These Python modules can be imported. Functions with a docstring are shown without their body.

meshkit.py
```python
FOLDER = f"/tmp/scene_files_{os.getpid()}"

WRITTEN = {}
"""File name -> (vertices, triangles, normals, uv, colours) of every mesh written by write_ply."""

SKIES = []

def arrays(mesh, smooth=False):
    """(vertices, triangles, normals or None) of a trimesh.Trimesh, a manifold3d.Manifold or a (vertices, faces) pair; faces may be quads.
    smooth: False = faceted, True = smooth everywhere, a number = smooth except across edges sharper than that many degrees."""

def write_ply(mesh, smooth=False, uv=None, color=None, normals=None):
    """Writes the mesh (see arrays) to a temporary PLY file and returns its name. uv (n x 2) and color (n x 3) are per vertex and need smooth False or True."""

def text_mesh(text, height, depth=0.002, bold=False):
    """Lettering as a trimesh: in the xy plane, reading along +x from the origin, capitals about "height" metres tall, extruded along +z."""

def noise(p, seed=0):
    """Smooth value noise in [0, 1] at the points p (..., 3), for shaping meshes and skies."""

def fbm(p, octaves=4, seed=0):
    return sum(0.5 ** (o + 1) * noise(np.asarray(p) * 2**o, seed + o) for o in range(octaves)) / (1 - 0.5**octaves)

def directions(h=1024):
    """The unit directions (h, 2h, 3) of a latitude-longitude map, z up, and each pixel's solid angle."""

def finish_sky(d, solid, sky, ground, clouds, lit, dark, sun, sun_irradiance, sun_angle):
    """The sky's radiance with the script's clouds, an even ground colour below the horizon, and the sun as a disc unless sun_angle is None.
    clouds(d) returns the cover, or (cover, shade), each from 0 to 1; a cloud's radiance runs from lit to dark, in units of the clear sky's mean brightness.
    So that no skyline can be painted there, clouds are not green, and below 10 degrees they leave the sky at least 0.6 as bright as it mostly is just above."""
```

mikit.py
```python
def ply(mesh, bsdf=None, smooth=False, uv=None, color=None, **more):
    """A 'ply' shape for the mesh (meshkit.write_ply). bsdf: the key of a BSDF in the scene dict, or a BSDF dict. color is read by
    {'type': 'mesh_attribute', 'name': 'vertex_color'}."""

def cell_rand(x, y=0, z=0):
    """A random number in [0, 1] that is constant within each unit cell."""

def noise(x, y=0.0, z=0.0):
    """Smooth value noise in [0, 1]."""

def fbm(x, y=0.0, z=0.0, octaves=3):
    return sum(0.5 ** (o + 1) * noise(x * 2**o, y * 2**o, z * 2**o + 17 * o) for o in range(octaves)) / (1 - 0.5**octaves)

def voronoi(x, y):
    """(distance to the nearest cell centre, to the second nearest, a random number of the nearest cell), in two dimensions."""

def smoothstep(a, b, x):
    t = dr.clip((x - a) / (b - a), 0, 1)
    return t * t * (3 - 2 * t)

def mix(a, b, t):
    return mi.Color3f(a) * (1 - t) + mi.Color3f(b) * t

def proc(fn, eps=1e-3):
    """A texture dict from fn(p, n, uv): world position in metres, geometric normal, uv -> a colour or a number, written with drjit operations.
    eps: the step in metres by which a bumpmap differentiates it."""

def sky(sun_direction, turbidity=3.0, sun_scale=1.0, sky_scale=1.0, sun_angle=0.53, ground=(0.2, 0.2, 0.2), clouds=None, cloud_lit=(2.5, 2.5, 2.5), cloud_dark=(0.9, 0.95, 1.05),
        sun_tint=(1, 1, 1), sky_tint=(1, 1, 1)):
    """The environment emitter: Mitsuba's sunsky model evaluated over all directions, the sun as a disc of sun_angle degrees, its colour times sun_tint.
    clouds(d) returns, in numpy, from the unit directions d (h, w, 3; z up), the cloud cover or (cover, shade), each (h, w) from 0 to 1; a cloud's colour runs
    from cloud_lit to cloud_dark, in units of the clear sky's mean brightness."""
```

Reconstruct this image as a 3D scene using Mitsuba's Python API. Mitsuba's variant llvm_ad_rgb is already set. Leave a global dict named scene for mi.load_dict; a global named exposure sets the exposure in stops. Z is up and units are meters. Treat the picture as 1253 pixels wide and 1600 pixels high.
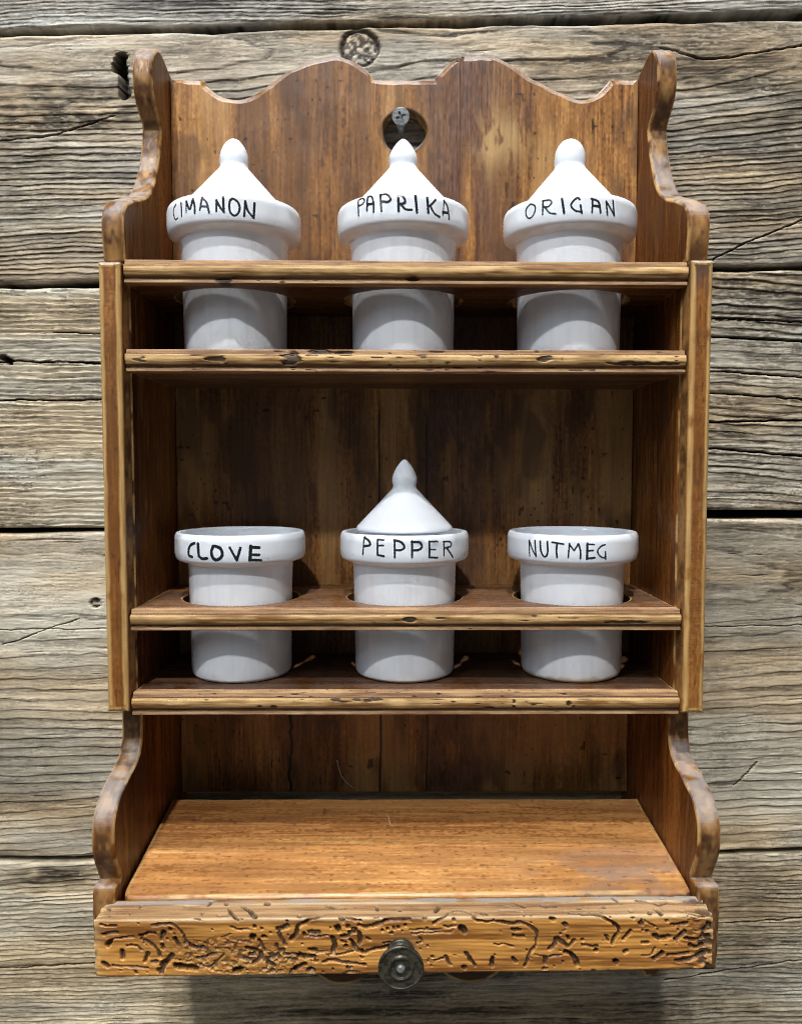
"""A small wooden spice cabinet with six white ceramic jars, hanging on a wall of weathered planks. Units are metres, z is up,
the wall's face is the plane y = 0 and the room lies at y < 0; z = 0 is the height of the camera."""
import math

import drjit as dr
import mitsuba as mi
import mikit
import meshkit
import numpy as np
import trimesh
from mikit import fbm, mix, noise, proc, smoothstep
from shapely.geometry import LineString, Point, Polygon
from shapely.ops import unary_union

T = mi.ScalarTransform4f
scene, labels = {}, {}

# ------------------------------------------------------------------ camera, light, exposure
WALL = 0.52                                    # metres from the lens to the wall
PITCH, YAW = math.radians(3.3), math.radians(0.2)
aim = [math.sin(YAW) * math.cos(PITCH), math.cos(YAW) * math.cos(PITCH), -math.sin(PITCH)]
scene['camera'] = {'type': 'perspective', 'fov': 2 * math.degrees(math.atan(626.5 / 1250)), 'fov_axis': 'x', 'near_clip': 0.02, 'far_clip': 50.0,
                   'to_world': T().look_at(origin=[0, -WALL, 0], target=[aim[0], aim[1] - WALL, aim[2]], up=[0, 0, 1])}
exposure = 0.30


def lamp(key, direction, distance, radius, level, tint):
    """A round lamp under the ceiling; level is the radiance that a white surface turned to it takes from it."""
    d = np.array(direction, float)
    d = d / np.linalg.norm(d) * distance
    L = level * distance ** 2 / radius ** 2
    scene[key] = {'type': 'sphere', 'center': [float(d[0]), float(d[1] - 0.08), float(d[2])], 'radius': radius, 'bsdf': {'type': 'diffuse', 'reflectance': {'type': 'rgb', 'value': 0.1}},
                  'emitter': {'type': 'area', 'radiance': {'type': 'rgb', 'value': [L * t for t in tint]}}}
    labels[key] = {'kind': 'structure'}


lamp('lamp_front', (-0.20, -1.0, 1.02), 2.4, 0.042, 0.40, (1.0, 0.98, 0.95))
lamp('lamp_middle', (-0.03, -0.57, 1.0), 2.2, 0.036, 0.52, (1.0, 0.98, 0.95))
lamp('lamp_overhead', (-0.12, -0.24, 1.0), 2.2, 0.036, 0.54, (1.0, 0.985, 0.96))
# a tall window up on the left lets in cool daylight
scene['window_light'] = {'type': 'rectangle', 'to_world': T().look_at(origin=[-1.7, -2.1, 1.5], target=[0, 0, 0], up=[0, 0, 1]).scale([0.21, 0.50, 1]),
                         'bsdf': {'type': 'diffuse', 'reflectance': {'type': 'rgb', 'value': 0.1}}, 'emitter': {'type': 'area', 'radiance': {'type': 'rgb', 'value': [7.2, 8.2, 9.4]}}}
labels['window_light'] = {'kind': 'structure'}
scene['room_light'] = {'type': 'constant', 'radiance': {'type': 'rgb', 'value': [0.105, 0.106, 0.107]}}

# ------------------------------------------------------------------ helpers


def rgb(*v):
    return {'type': 'rgb', 'value': list(v)}


def wood(axis, dark, mid, light, seed=0.0, ring=1.0, special=None, dust=0.75, bare_much=0.85, patina_much=0.5, pores=0.38, even=0.0):
    """Varnished wood whose grain runs along the axis; with uv.x from 0 on a face to 1 on an arris to 2 on an edge the arrises are worn pale and the edges grimy."""
    o = [i for i in range(3) if i != axis]
    dark, mid, light = (tuple(float(a) * b for a, b in zip(v, (1.06, 0.93, 0.72))) for v in (dark, mid, light))

    def fn(p, n, uv):
        a, b, c = p[axis] + seed, p[o[0]], p[o[1]]
        bend = 0.012 * fbm(a * 5, b * 9, c * 9, 2)
        w = fbm(a * 4, (b + bend) * 30, c * 30, 3)
        s = fbm(a * 7, (b + bend) * 260, c * 260, 3)
        f = noise(a * 65, b * 1000, c * 1000)
        g = noise(a * 520, b * 900, c * 900)
        t = 0.38 * w + 0.36 * ring * s + 0.20 * f + 0.16 * g
        col = mix(dark, mid, smoothstep(0.36, 0.55, t))
        col = mix(col, light, smoothstep(0.53, 0.74, t))
        patina = smoothstep(0.46, 0.68, fbm(a * 12 + 3, (b + bend) * 40, c * 40, 4)) * (0.5 + 0.5 * g)
        col = mix(col, (dark[0] * 0.62, dark[1] * 0.58, dark[2] * 0.62), patina_much * patina)
        pore = smoothstep(0.70, 0.84, noise(a * 240, b * 1300, c * 1300))
        col = col * (1 - pores * pore)
        if special is not None:
            col = special(p, col)
        e = uv.x
        blot = fbm(p.x * 90, p.y * 90, p.z * 90, 3)
        bare = smoothstep(0.25, 0.95, e) * (1 - smoothstep(1.05, 1.6, e)) * smoothstep(0.34 - 0.22 * even, 0.56 - 0.16 * even, blot)
        col = mix(col, mix((0.36, 0.20, 0.065), (0.64, 0.43, 0.17), f), bare_much * bare)
        side = smoothstep(1.25, 1.9, e)
        grime = mix((0.085, 0.042, 0.018), (0.40, 0.22, 0.078), smoothstep(0.36, 0.66, 0.65 * fbm(p.x * 60, p.y * 75, p.z * 75, 4) + 0.35 * fbm(p.x * 500, p.y * 220, p.z * 220, 2)))
        col = mix(col, grime, 0.8 * side)
        # cool overhead sheen painted as pale grey on whatever faces up
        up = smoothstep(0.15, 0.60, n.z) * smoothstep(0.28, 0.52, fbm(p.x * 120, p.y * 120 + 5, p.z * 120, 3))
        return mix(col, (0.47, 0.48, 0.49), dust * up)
    return fn


def varnish(name, fn, rough=0.38, coat=0.35, bump=None, scale=0.0006, spec=0.35):
    b = {'type': 'principled', 'base_color': proc(fn), 'roughness': rough, 'specular': spec, 'clearcoat': coat, 'clearcoat_gloss': 0.75}
    if bump is not None:
        b = {'type': 'bumpmap', 'arbitrary': proc(bump, eps=2.5e-4), 'scale': scale, 'bsdf': b}
    scene[name] = {'type': 'twosided', 'bsdf': b}


def grain_bump(axis):
    o = [i for i in range(3) if i != axis]

    def fn(p, n, uv):
        a, b, c = p[axis], p[o[0]], p[o[1]]
        return 0.5 * fbm(a * 20, b * 500, c * 500, 2) + 0.25 * noise(a * 90, b * 1600, c * 1600) + 0.9 * fbm(a * 60, b * 60, c * 60, 2)
    return fn


vertex_color = {'type': 'mesh_attribute', 'name': 'vertex_color'}


def unit_noise(p, seed=0, octaves=3):
    return meshkit.fbm(np.asarray(p, float), octaves, seed)


def step(a, b, x):
    t = np.clip((x - a) / (b - a), 0, 1)
    return t * t * (3 - 2 * t)


def lerp(a, b, t):
    return np.asarray(a) * (1 - t[..., None]) + np.asarray(b) * t[..., None]


def grid_faces(n, m, wrap=False, flip=False):
    i, j = np.meshgrid(np.arange(n - 1), np.arange(m if wrap else m - 1), indexing='ij')
    k = (j + 1) % m
    q = np.stack([i * m + j, i * m + k, (i + 1) * m + k, (i + 1) * m + j], -1).reshape(-1, 4)
    f = np.vstack([q[:, [0, 1, 2]], q[:, [0, 2, 3]]])
    return f[:, ::-1] if flip else f


def add(key, mesh, bsdf, smooth=False, uv=None, color=None):
    scene[key] = mikit.ply(mesh, bsdf, smooth=smooth, uv=uv, color=color)


def curve(points, n=12, closed=False):
    """A Catmull-Rom curve through the points; a repeated point is a sharp corner."""
    p = np.array(points, float)
    m = len(p)
    out = []
    for i in range(m if closed else m - 1):
        a, b, c, d = (p[(i + k) % m] if closed else p[min(max(i + k, 0), m - 1)] for k in (-1, 0, 1, 2))
        if np.allclose(b, c):
            continue
        if np.allclose(a, b):
            a = b - (c - b)
        if np.allclose(c, d):
            d = c + (c - b)
        t = np.linspace(0, 1, n, endpoint=False)[:, None]
        out.append(0.5 * (2 * b + (c - a) * t + (2 * a - 5 * b + 4 * c - d) * t ** 2 + (3 * b - a - 3 * c + d) * t ** 3))
    if not closed:
        out.append(p[-1:])
    return np.vstack(out)


def resample(ring, spacing):
    ring = np.asarray(ring)
    if np.allclose(ring[0], ring[-1]):
        ring = ring[:-1]
    out = []
    for a, b in zip(ring, np.roll(ring, -1, 0)):
        k = max(1, int(round(np.linalg.norm(b - a) / spacing)))
        out += [a + (b - a) * t / k for t in range(k)]
    out = np.array(out)
    keep = np.linalg.norm(out - np.roll(out, 1, 0), axis=1) > spacing * 0.25
    return out[keep]


def board(polygon, thick, chamfer, place, key, bsdf, seed=0, wear=0.0016, spacing=0.0016, chamfer_back=None, top_only=False):
    """A board cut to the polygon: faces, rounded uneven arrises and edges. place(a, b, h) maps the plane's a, b and the height h over its middle to the world."""
    rings = [resample(np.array(polygon.exterior.coords), spacing)] + [resample(np.array(r.coords), spacing) for r in polygon.interiors]
    for i, r in enumerate(rings):
        area = np.sum(r[:, 0] * np.roll(r[:, 1], -1) - np.roll(r[:, 0], -1) * r[:, 1])
        if (area > 0) != (i == 0):
            rings[i] = r[::-1]
    V, F, U = [], [], []
    at = 0

    def put(v, f, u):
        nonlocal at
        V.append(v)
        F.append(np.asarray(f) + at)
        U.append(u)
        at += len(v)

    inner = {1: [], -1: []}
    for k, r in enumerate(rings):
        d = np.roll(r, -1, 0) - np.roll(r, 1, 0)
        d /= np.linalg.norm(d, axis=1, keepdims=True) + 1e-12
        nrm = np.stack([-d[:, 1], d[:, 0]], 1)
        u3 = np.column_stack([r * 90, np.zeros(len(r))])
        for s in (1, -1):
            c0 = chamfer if s > 0 or chamfer_back is None else chamfer_back
            c = c0 * (0.65 + 0.7 * unit_noise(u3, seed + 31 * k + (s > 0)))[:, None]
            if top_only:
                c = c * (0.30 if k else 0.02 + 0.98 * np.clip(-1.6 * nrm[:, 1:], 0, 1))
                wear = 0.0003
            w = wear * (0.7 + 0.6 * unit_noise(u3 * 0.7, seed + 7))[:, None]
            A = np.column_stack([r + nrm * (c + w), np.full(len(r), s * thick / 2)])
            B = np.column_stack([r + nrm * c, np.full(len(r), s * thick / 2)])
            C = np.column_stack([r + nrm * c * 0.29, s * thick / 2 - s * c[:, 0] * 0.29])
            D = np.column_stack([r, s * thick / 2 - s * c[:, 0]])
            inner[s].append(A[:, :2])
            m = len(r)
            for strip, us in (((A, B), (0.0, 1.0)), ((B, C, D), (1.0, 1.15, 1.5))):
                v = np.vstack(strip)
                put(v, grid_faces(len(strip), m, wrap=True, flip=s > 0), np.repeat(us, m))
            if s > 0:
                top = D
        E = np.vstack([top, (top + D) / 2, D])
        put(E, grid_faces(3, m, wrap=True, flip=True), np.repeat([1.5, 2.0, 1.5], m))
    for s in (1, -1):
        p = Polygon(inner[s][0], [x for x in inner[s][1:]])
        if not p.is_valid:
            p = p.buffer(0)
        for g in getattr(p, 'geoms', [p]):
            v, f = trimesh.creation.triangulate_polygon(g, engine='earcut')
            d, e = v[f[:, 1]] - v[f[:, 0]], v[f[:, 2]] - v[f[:, 0]]
            n = d[:, 0] * e[:, 1] - d[:, 1] * e[:, 0]
            f = np.where(((n > 0) == (s > 0))[:, None], f, f[:, ::-1])
            put(np.column_stack([v, np.full(len(v), s * thick / 2)]), f, np.zeros(len(v)))
    V, F, U = np.vstack(V), np.vstack(F), np.concatenate(U)
    W = np.column_stack(place(V[:, 0], V[:, 1], V[:, 2]))
    e = np.array(place(np.array([0, 1e-3, 0]), np.array([0, 0, 1e-3]), np.zeros(3))).T
    h = np.array(place(np.zeros(1), np.zeros(1), np.array([1e-3]))).T[0] - e[0]
    if np.dot(np.cross(e[1] - e[0], e[2] - e[0]), h) < 0:
        F = F[:, ::-1]
    add(key, (W, F), bsdf, smooth=True, uv=np.column_stack([U, np.zeros(len(U))]))


def lathe(profile, segments=160, wobble=0.0, seed=0):
    """(vertices, faces) of a profile of (radius, height) turned about the z axis, from the bottom's centre up the outside."""
    p = np.asarray(profile, float)
    a = np.linspace(0, 2 * np.pi, segments, endpoint=False)
    r = np.repeat(p[:, :1], segments, 1)
    if wobble:
        q = np.stack(np.broadcast_arrays(np.cos(a)[None] * 1.5 + 9, np.sin(a)[None] * 1.5 + 9, p[:, 1:2] * 60), -1)
        r = r * (1 + wobble * (unit_noise(q, seed) - 0.5))
    v = np.stack([r * np.cos(a), r * np.sin(a), np.repeat(p[:, 1:2], segments, 1)], -1).reshape(-1, 3)
    return v, grid_faces(len(p), segments, wrap=True)


def rounded(points, n=5):
    """A profile with every corner that is given a radius (third entry) rounded."""
    p = np.array([q[:2] for q in points], float)
    out = []
    for i, q in enumerate(points):
        rad = q[2] if len(q) > 2 else 0
        if rad <= 0 or i in (0, len(points) - 1):
            out.append(p[i])
            continue
        a, b = p[i - 1] - p[i], p[i + 1] - p[i]
        la, lb = np.linalg.norm(a), np.linalg.norm(b)
        k = min(rad, 0.49 * la, 0.49 * lb)
        s, e = p[i] + a / la * k, p[i] + b / lb * k
        for t in np.linspace(0, 1, n + 1):
            out.append((1 - t) ** 2 * s + 2 * t * (1 - t) * p[i] + t ** 2 * e)
    return np.array(out)


def dense(profile, spacing):
    p, out = np.asarray(profile), []
    for a, b in zip(p[:-1], p[1:]):
        k = max(1, int(np.ceil(np.linalg.norm(b - a) / spacing)))
        out += [a + (b - a) * t / k for t in range(k)]
    return np.array(out + [p[-1]])


def placed(vf, origin, matrix=None):
    v, f = vf
    if matrix is not None:
        v = v @ np.array(matrix, float).T
    return v + np.array(origin), f


def polyline_distance(x, z, pts):
    best = np.full(np.shape(x), 9.0)
    for (ax, az), (bx, bz) in zip(pts[:-1], pts[1:]):
        dx, dz = bx - ax, bz - az
        t = np.clip(((x - ax) * dx + (z - az) * dz) / (dx * dx + dz * dz + 1e-12), 0, 1)
        best = np.minimum(best, np.hypot(x - ax - t * dx, z - az - t * dz))
    return best

# ------------------------------------------------------------------ the wall: weathered planks, each a relief of its own
PALE, MID, DARK = (0.62, 0.568, 0.475), (0.335, 0.294, 0.235), (0.046, 0.039, 0.030)


def checks(p, n, uv):
    """Fine dark checks between the fibres, finer than the planks' relief."""
    z = p.z - 0.018 * p.x + 0.0014 * noise(p.x * 45, p.z * 90)
    a = 0.40 * noise(p.x * 70, z * 850, 2.0) + 0.32 * noise(p.x * 300, z * 1100, 5.0) + 0.28 * noise(p.x * 800, z * 1000, 6.0)
    much = smoothstep(0.30, 0.62, fbm(p.x * 25, p.z * 60, 9.0, 3))
    rough = smoothstep(-0.045, -0.040, p.z) * (1 - smoothstep(0.117, 0.122, p.z - 0.02 * p.x))     # the third row of planks is the most weathered
    return (0.06 + 0.27 * much) * (1 + 0.9 * rough) * smoothstep(0.50, 0.68, a)


def splinters(p, n, uv):
    """Pale raised fibres."""
    z = p.z - 0.018 * p.x + 0.0014 * noise(p.x * 45, p.z * 90)
    a = 0.45 * noise(p.x * 95, z * 780, 12.0) + 0.55 * noise(p.x * 420, z * 950, 15.0)
    return 0.28 * smoothstep(0.56, 0.76, a) * smoothstep(0.35, 0.6, fbm(p.x * 30, p.z * 70, 19.0, 3))


def fibres(p, n, uv):
    z = p.z - 0.018 * p.x
    return 0.5 * noise(p.x * 70, z * 900, 3.0) + 0.5 * noise(p.x * 400, z * 1100, 8.0)


WOOD = {'type': 'principled', 'base_color': vertex_color, 'roughness': 0.70, 'specular': 0.25}
WOOD = {'type': 'blendbsdf', 'weight': proc(splinters), 'first': WOOD, 'second': {'type': 'principled', 'base_color': rgb(0.60, 0.54, 0.43), 'roughness': 0.70, 'specular': 0.25}}
WOOD = {'type': 'blendbsdf', 'weight': proc(checks), 'first': WOOD, 'second': {'type': 'principled', 'base_color': rgb(0.052, 0.045, 0.036), 'roughness': 0.85, 'specular': 0.1}}
scene['weathered_wood'] = {'type': 'twosided', 'bsdf': {'type': 'bumpmap', 'arbitrary': proc(fibres, eps=2.5e-4), 'scale': 0.0004, 'bsdf': WOOD}}
scene['black_board'] = {'type': 'diffuse', 'reflectance': rgb(0.02, 0.018, 0.015)}


def plank(number, x0, x1, bottom, top, seed, pith, depth, spacing, relief=0.0011, tone=0.0, contrast=1.0, fibre=1.0, tint=(1, 1, 1), knots=(), cracks=(), stains_and_patches=(), holes=(), tilt=0.02, hidden=(9, 9), face=0.0, zstep=0.00043):
    """bottom, top: height of the edges at x = -0.25 and x = 0.25. pith, depth, spacing: where the growth rings have their centre and how wide they are.
    hidden: the range of x that is hidden behind the cabinet and gets a coarse grid."""
    xs, x = [], x0
    while x < x1:
        xs.append(x)
        near = abs(x) < 0.285 and not (hidden[0] < x < hidden[1])
        x += 0.0013 if near else 0.006 if abs(x) < 0.4 else 0.02
    xs = np.array(xs + [x1])
    lo, hi = (e[0] + (e[1] - e[0]) * (xs + 0.25) / 0.5 for e in (bottom, top))
    n = int(np.mean(hi - lo) / zstep) + 1
    v = np.linspace(0, 1, n)
    X = np.repeat(xs[:, None], n, 1)
    wander = 0.0022 * (unit_noise(np.stack([xs * 22, xs * 0 + seed, xs * 0], -1), seed) - 0.5)
    wander2 = 0.0022 * (unit_noise(np.stack([xs * 25, xs * 0 + seed, xs * 0 + 5], -1), seed) - 0.5)
    Z = (lo + wander)[:, None] + (hi - lo + wander2 - wander)[:, None] * v[None]
    zl = Z - tilt * X
    jig = 0.0016 * (unit_noise(np.stack([X * 30, Z * 45, X * 0 + seed], -1), seed + 2, 3) - 0.5)
    zl = zl + jig + 0.0009 * (meshkit.noise(np.stack([X * 120, Z * 260, X * 0 + seed], -1), seed + 3) - 0.5)
    q = lambda a, b, s=0: np.stack([X * a + 50, zl * b + 50, np.full_like(X, seed * 1.7 + s)], -1)  # noqa: E731
    zz = zl + 0.010 * (unit_noise(q(7, 26), seed, 3) - 0.5)
    for kx, kz, kr in knots:
        kz = kz - tilt * kx
        dz = zl - kz
        zz = zz - np.sign(dz) * kr * 1.3 * np.exp(-((X - kx) / (2.6 * kr)) ** 2 - np.abs(dz) / (2.2 * kr)) * (1 - np.exp(-(dz / kr) ** 2))
    hx = depth + 0.03 * (unit_noise(np.stack([X * 3, X * 0, X * 0 + seed], -1), seed + 1, 2) - 0.5)
    r = np.sqrt((zz - pith + tilt * 0) ** 2 + hx ** 2)
    ph = r / spacing + 0.55 * unit_noise(q(16, 120, 3), seed, 2) + 0.22 * meshkit.noise(q(90, 420, 6))
    t, ident = ph - np.floor(ph), np.floor(ph)
    A = 0.12 + 0.88 * meshkit.noise(np.stack([ident * 7.77 + 0.5, X * 14, ident * 0 + seed], -1)) ** 1.3
    ridge = step(0.10, 0.84, t) * (1 - step(0.88, 0.99, t))
    groove = np.maximum(step(0.89, 0.97, t), 1 - step(0.0, 0.06, t)) * A
    f1, f2 = meshkit.noise(q(42, 1150, 9)), meshkit.noise(q(140, 1700, 11))
    f3 = meshkit.noise(q(420, 900, 13))
    f4 = meshkit.noise(q(75, 620, 14))
    broken = step(0.22, 0.60, unit_noise(q(60, 190, 41), seed, 2))
    groove = groove * (0.25 + 0.75 * broken)
    dash = step(0.64, 0.80, f2) * step(0.45, 0.7, f4)
    big = unit_noise(q(5, 14, 15), seed, 4)
    streaks = unit_noise(q(6, 160, 17), seed, 3)
    h = relief * (A * ridge - 0.35 * groove) + 0.00055 * fibre * (0.4 * f1 + 0.25 * f2 + 0.45 * f4 - 0.4 * dash) + 0.0025 * (big - 0.5)
    val = 0.50 + tone + 0.26 * (A * ridge - 0.2) - 0.55 * contrast * groove + fibre * (0.50 * (f1 - 0.5) + 0.42 * (f2 - 0.5) + 0.26 * (f3 - 0.5) + 0.40 * (f4 - 0.5) - 0.32 * dash) + 1.0 * (big - 0.5) + 0.8 * (streaks - 0.5) + 0.5 * (unit_noise(q(16, 60, 45), seed, 3) - 0.5)
    # short checks along the grain
    chk = step(0.70, 0.80, meshkit.noise(q(26, 300, 21))) * step(0.6, 0.9, f1)
    val -= 0.5 * chk * contrast
    h -= 0.0008 * chk
    col_t = np.array(tint)
    warm = step(0.3, 0.7, unit_noise(q(9, 40, 23), seed, 3))
    for sx, sz, rx, rz, amount in stains_and_patches:
        ww = np.exp(-((X - sx) / rx) ** 2 - ((Z - sz) / rz) ** 2) * step(0.30, 0.62, unit_noise(q(70, 160, 25), seed, 3))
        val += amount * ww
        h += 0.0007 * ww * (unit_noise(q(130, 300, 27), seed, 2) - 0.5) * 2
    for kx, kz, kr in knots:
        d = np.hypot((X - kx) / 1.0, Z - kz) / kr * (0.92 + 0.22 * unit_noise(q(150, 150, 29), seed, 2))
        inside = 1 - step(0.92, 1.0, d)
        rim = np.exp(-((d - 1.0) / 0.09) ** 2)
        kn = unit_noise(q(480, 480, 31), seed, 2)
        val = val * (1 - inside) + inside * (0.02 + 0.9 * step(0.42, 0.75, kn)) - 1.1 * rim
        h = h * (1 - inside) + inside * (0.0012 * kn - 0.0014) - 0.0022 * rim
    jag = 0.0011 * (unit_noise(q(160, 160, 33), seed, 3) - 0.5)
    for pts, width, deep in cracks:
        d = polyline_distance(X, Z + 2.2 * jag, pts)
        ww = 1 - step(width * 0.4, width * 1.1, d)
        h -= deep * ww
        val -= 1.3 * ww * min(1.0, deep / 0.0015)
        val += 0.16 * np.exp(-(d - 1.8 * width) ** 2 / (0.9 * width) ** 2)
    for pts, width in holes:
        d = polyline_distance(X, Z, pts) + 3.0 * jag
        ww = 1 - step(width * 0.75, width, d)
        h -= 0.012 * ww
        val -= 1.2 * ww
    # worn round edges and their sides
    for e in (Z - Z[:, :1], Z[:, -1:] - Z):
        R = 0.0028 * (0.5 + unit_noise(np.stack([X * 60, X * 0 + seed, X * 0], -1), seed + 9, 2))
        k = np.clip(1 - e / R, 0, 1)
        h -= R * (1 - np.sqrt(np.clip(1 - k * k, 0, 1)))
        val += 0.18 * step(0, 0.6, k) * (1 - step(0.75, 1.0, k))
    Y = face - h
    val = np.clip(val, 0, 1)
    C = np.where((val < 0.5)[..., None], lerp(DARK, MID, np.clip(val * 2, 0, 1)), lerp(MID, PALE, np.clip(val * 2 - 1, 0, 1)))
    C = C * col_t * lerp((0.93, 1.0, 1.08), (1.10, 1.0, 0.84), warm)
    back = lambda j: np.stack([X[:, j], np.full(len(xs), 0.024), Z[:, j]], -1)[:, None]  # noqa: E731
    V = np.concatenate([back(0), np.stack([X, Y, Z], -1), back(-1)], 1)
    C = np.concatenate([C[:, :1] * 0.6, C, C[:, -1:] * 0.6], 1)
    key = 'plank_wall__plank' + (f'_{number:03d}' if number else '')
    add(key, (V.reshape(-1, 3), grid_faces(len(xs), n + 2, flip=True)), 'weathered_wood', smooth=True, color=C.reshape(-1, 3))


labels['plank_wall'] = {'label': 'wall of weathered grey brown horizontal planks with dark gaps behind the cabinet', 'category': 'wall'}
HID = (-0.125, 0.135)
plank(0, -0.80, 0.80, (0.2735, 0.2865), (0.42, 0.43), 3, 0.50, 0.03, 0.0022, relief=0.0006, tone=-0.08, contrast=0.8, tilt=0.024, tint=(0.97, 0.99, 1.02))
plank(1, -0.80, 0.80, (0.1172, 0.1285), (0.2700, 0.2812), 5, 0.262, 0.050, 0.0031, relief=0.0010, tone=-0.17, contrast=1.15, tint=(1.01, 0.985, 0.95),
      knots=[(-0.0242, 0.2628, 0.0118)], cracks=[([(0.166, 0.2635), (0.178, 0.2608), (0.190, 0.2570), (0.206, 0.2573), (0.2555, 0.2655)], 0.0006, 0.003),
                                              ([(0.198, 0.1301), (0.222, 0.1425), (0.262, 0.1585)], 0.00055, 0.002),
                                              ([(-0.26, 0.2045), (-0.215, 0.2095), (-0.18, 0.2205)], 0.0005, 0.002)],
      stains_and_patches=[(-0.205, 0.222, 0.050, 0.018, -0.60), (0.23, 0.15, 0.04, 0.02, -0.2), (0.21, 0.225, 0.05, 0.012, 0.2), (0.05, 0.262, 0.06, 0.012, 0.22), (-0.239, 0.231, 0.003, 0.012, 0.3), (-0.205, 0.222, 0.002, 0.008, 0.25), (0.215, 0.245, 0.03, 0.006, -0.25), (-0.24, 0.19, 0.03, 0.02, -0.15)],
      holes=[([(-0.1740, 0.2562), (-0.1768, 0.2500)], 0.0034), ([(-0.1738, 0.2500), (-0.1722, 0.2338)], 0.0030)], tilt=0.022)
plank(2, -0.80, 0.030, (-0.0408, -0.0350), (0.1140, 0.1200), 8, -0.115, 0.030, 0.0034, relief=0.0011, tone=0.03, contrast=1.3, fibre=1.4, tint=(0.99, 1.0, 0.97),
      cracks=[([(-0.36, 0.0690), (-0.22, 0.0668), (-0.12, 0.0640)], 0.0007, 0.004), ([(-0.36, 0.0425), (-0.12, 0.0424)], 0.0006, 0.004), ([(-0.22, 0.0855), (-0.12, 0.0835)], 0.0005, 0.003)],
      holes=[([(-0.2545, 0.0690), (-0.2500, 0.0672)], 0.0022)], stains_and_patches=[(-0.24, 0.110, 0.08, 0.004, 0.22), (-0.215, 0.06, 0.02, 0.02, 0.12)], tilt=0.004, hidden=(-0.125, 9))
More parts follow.
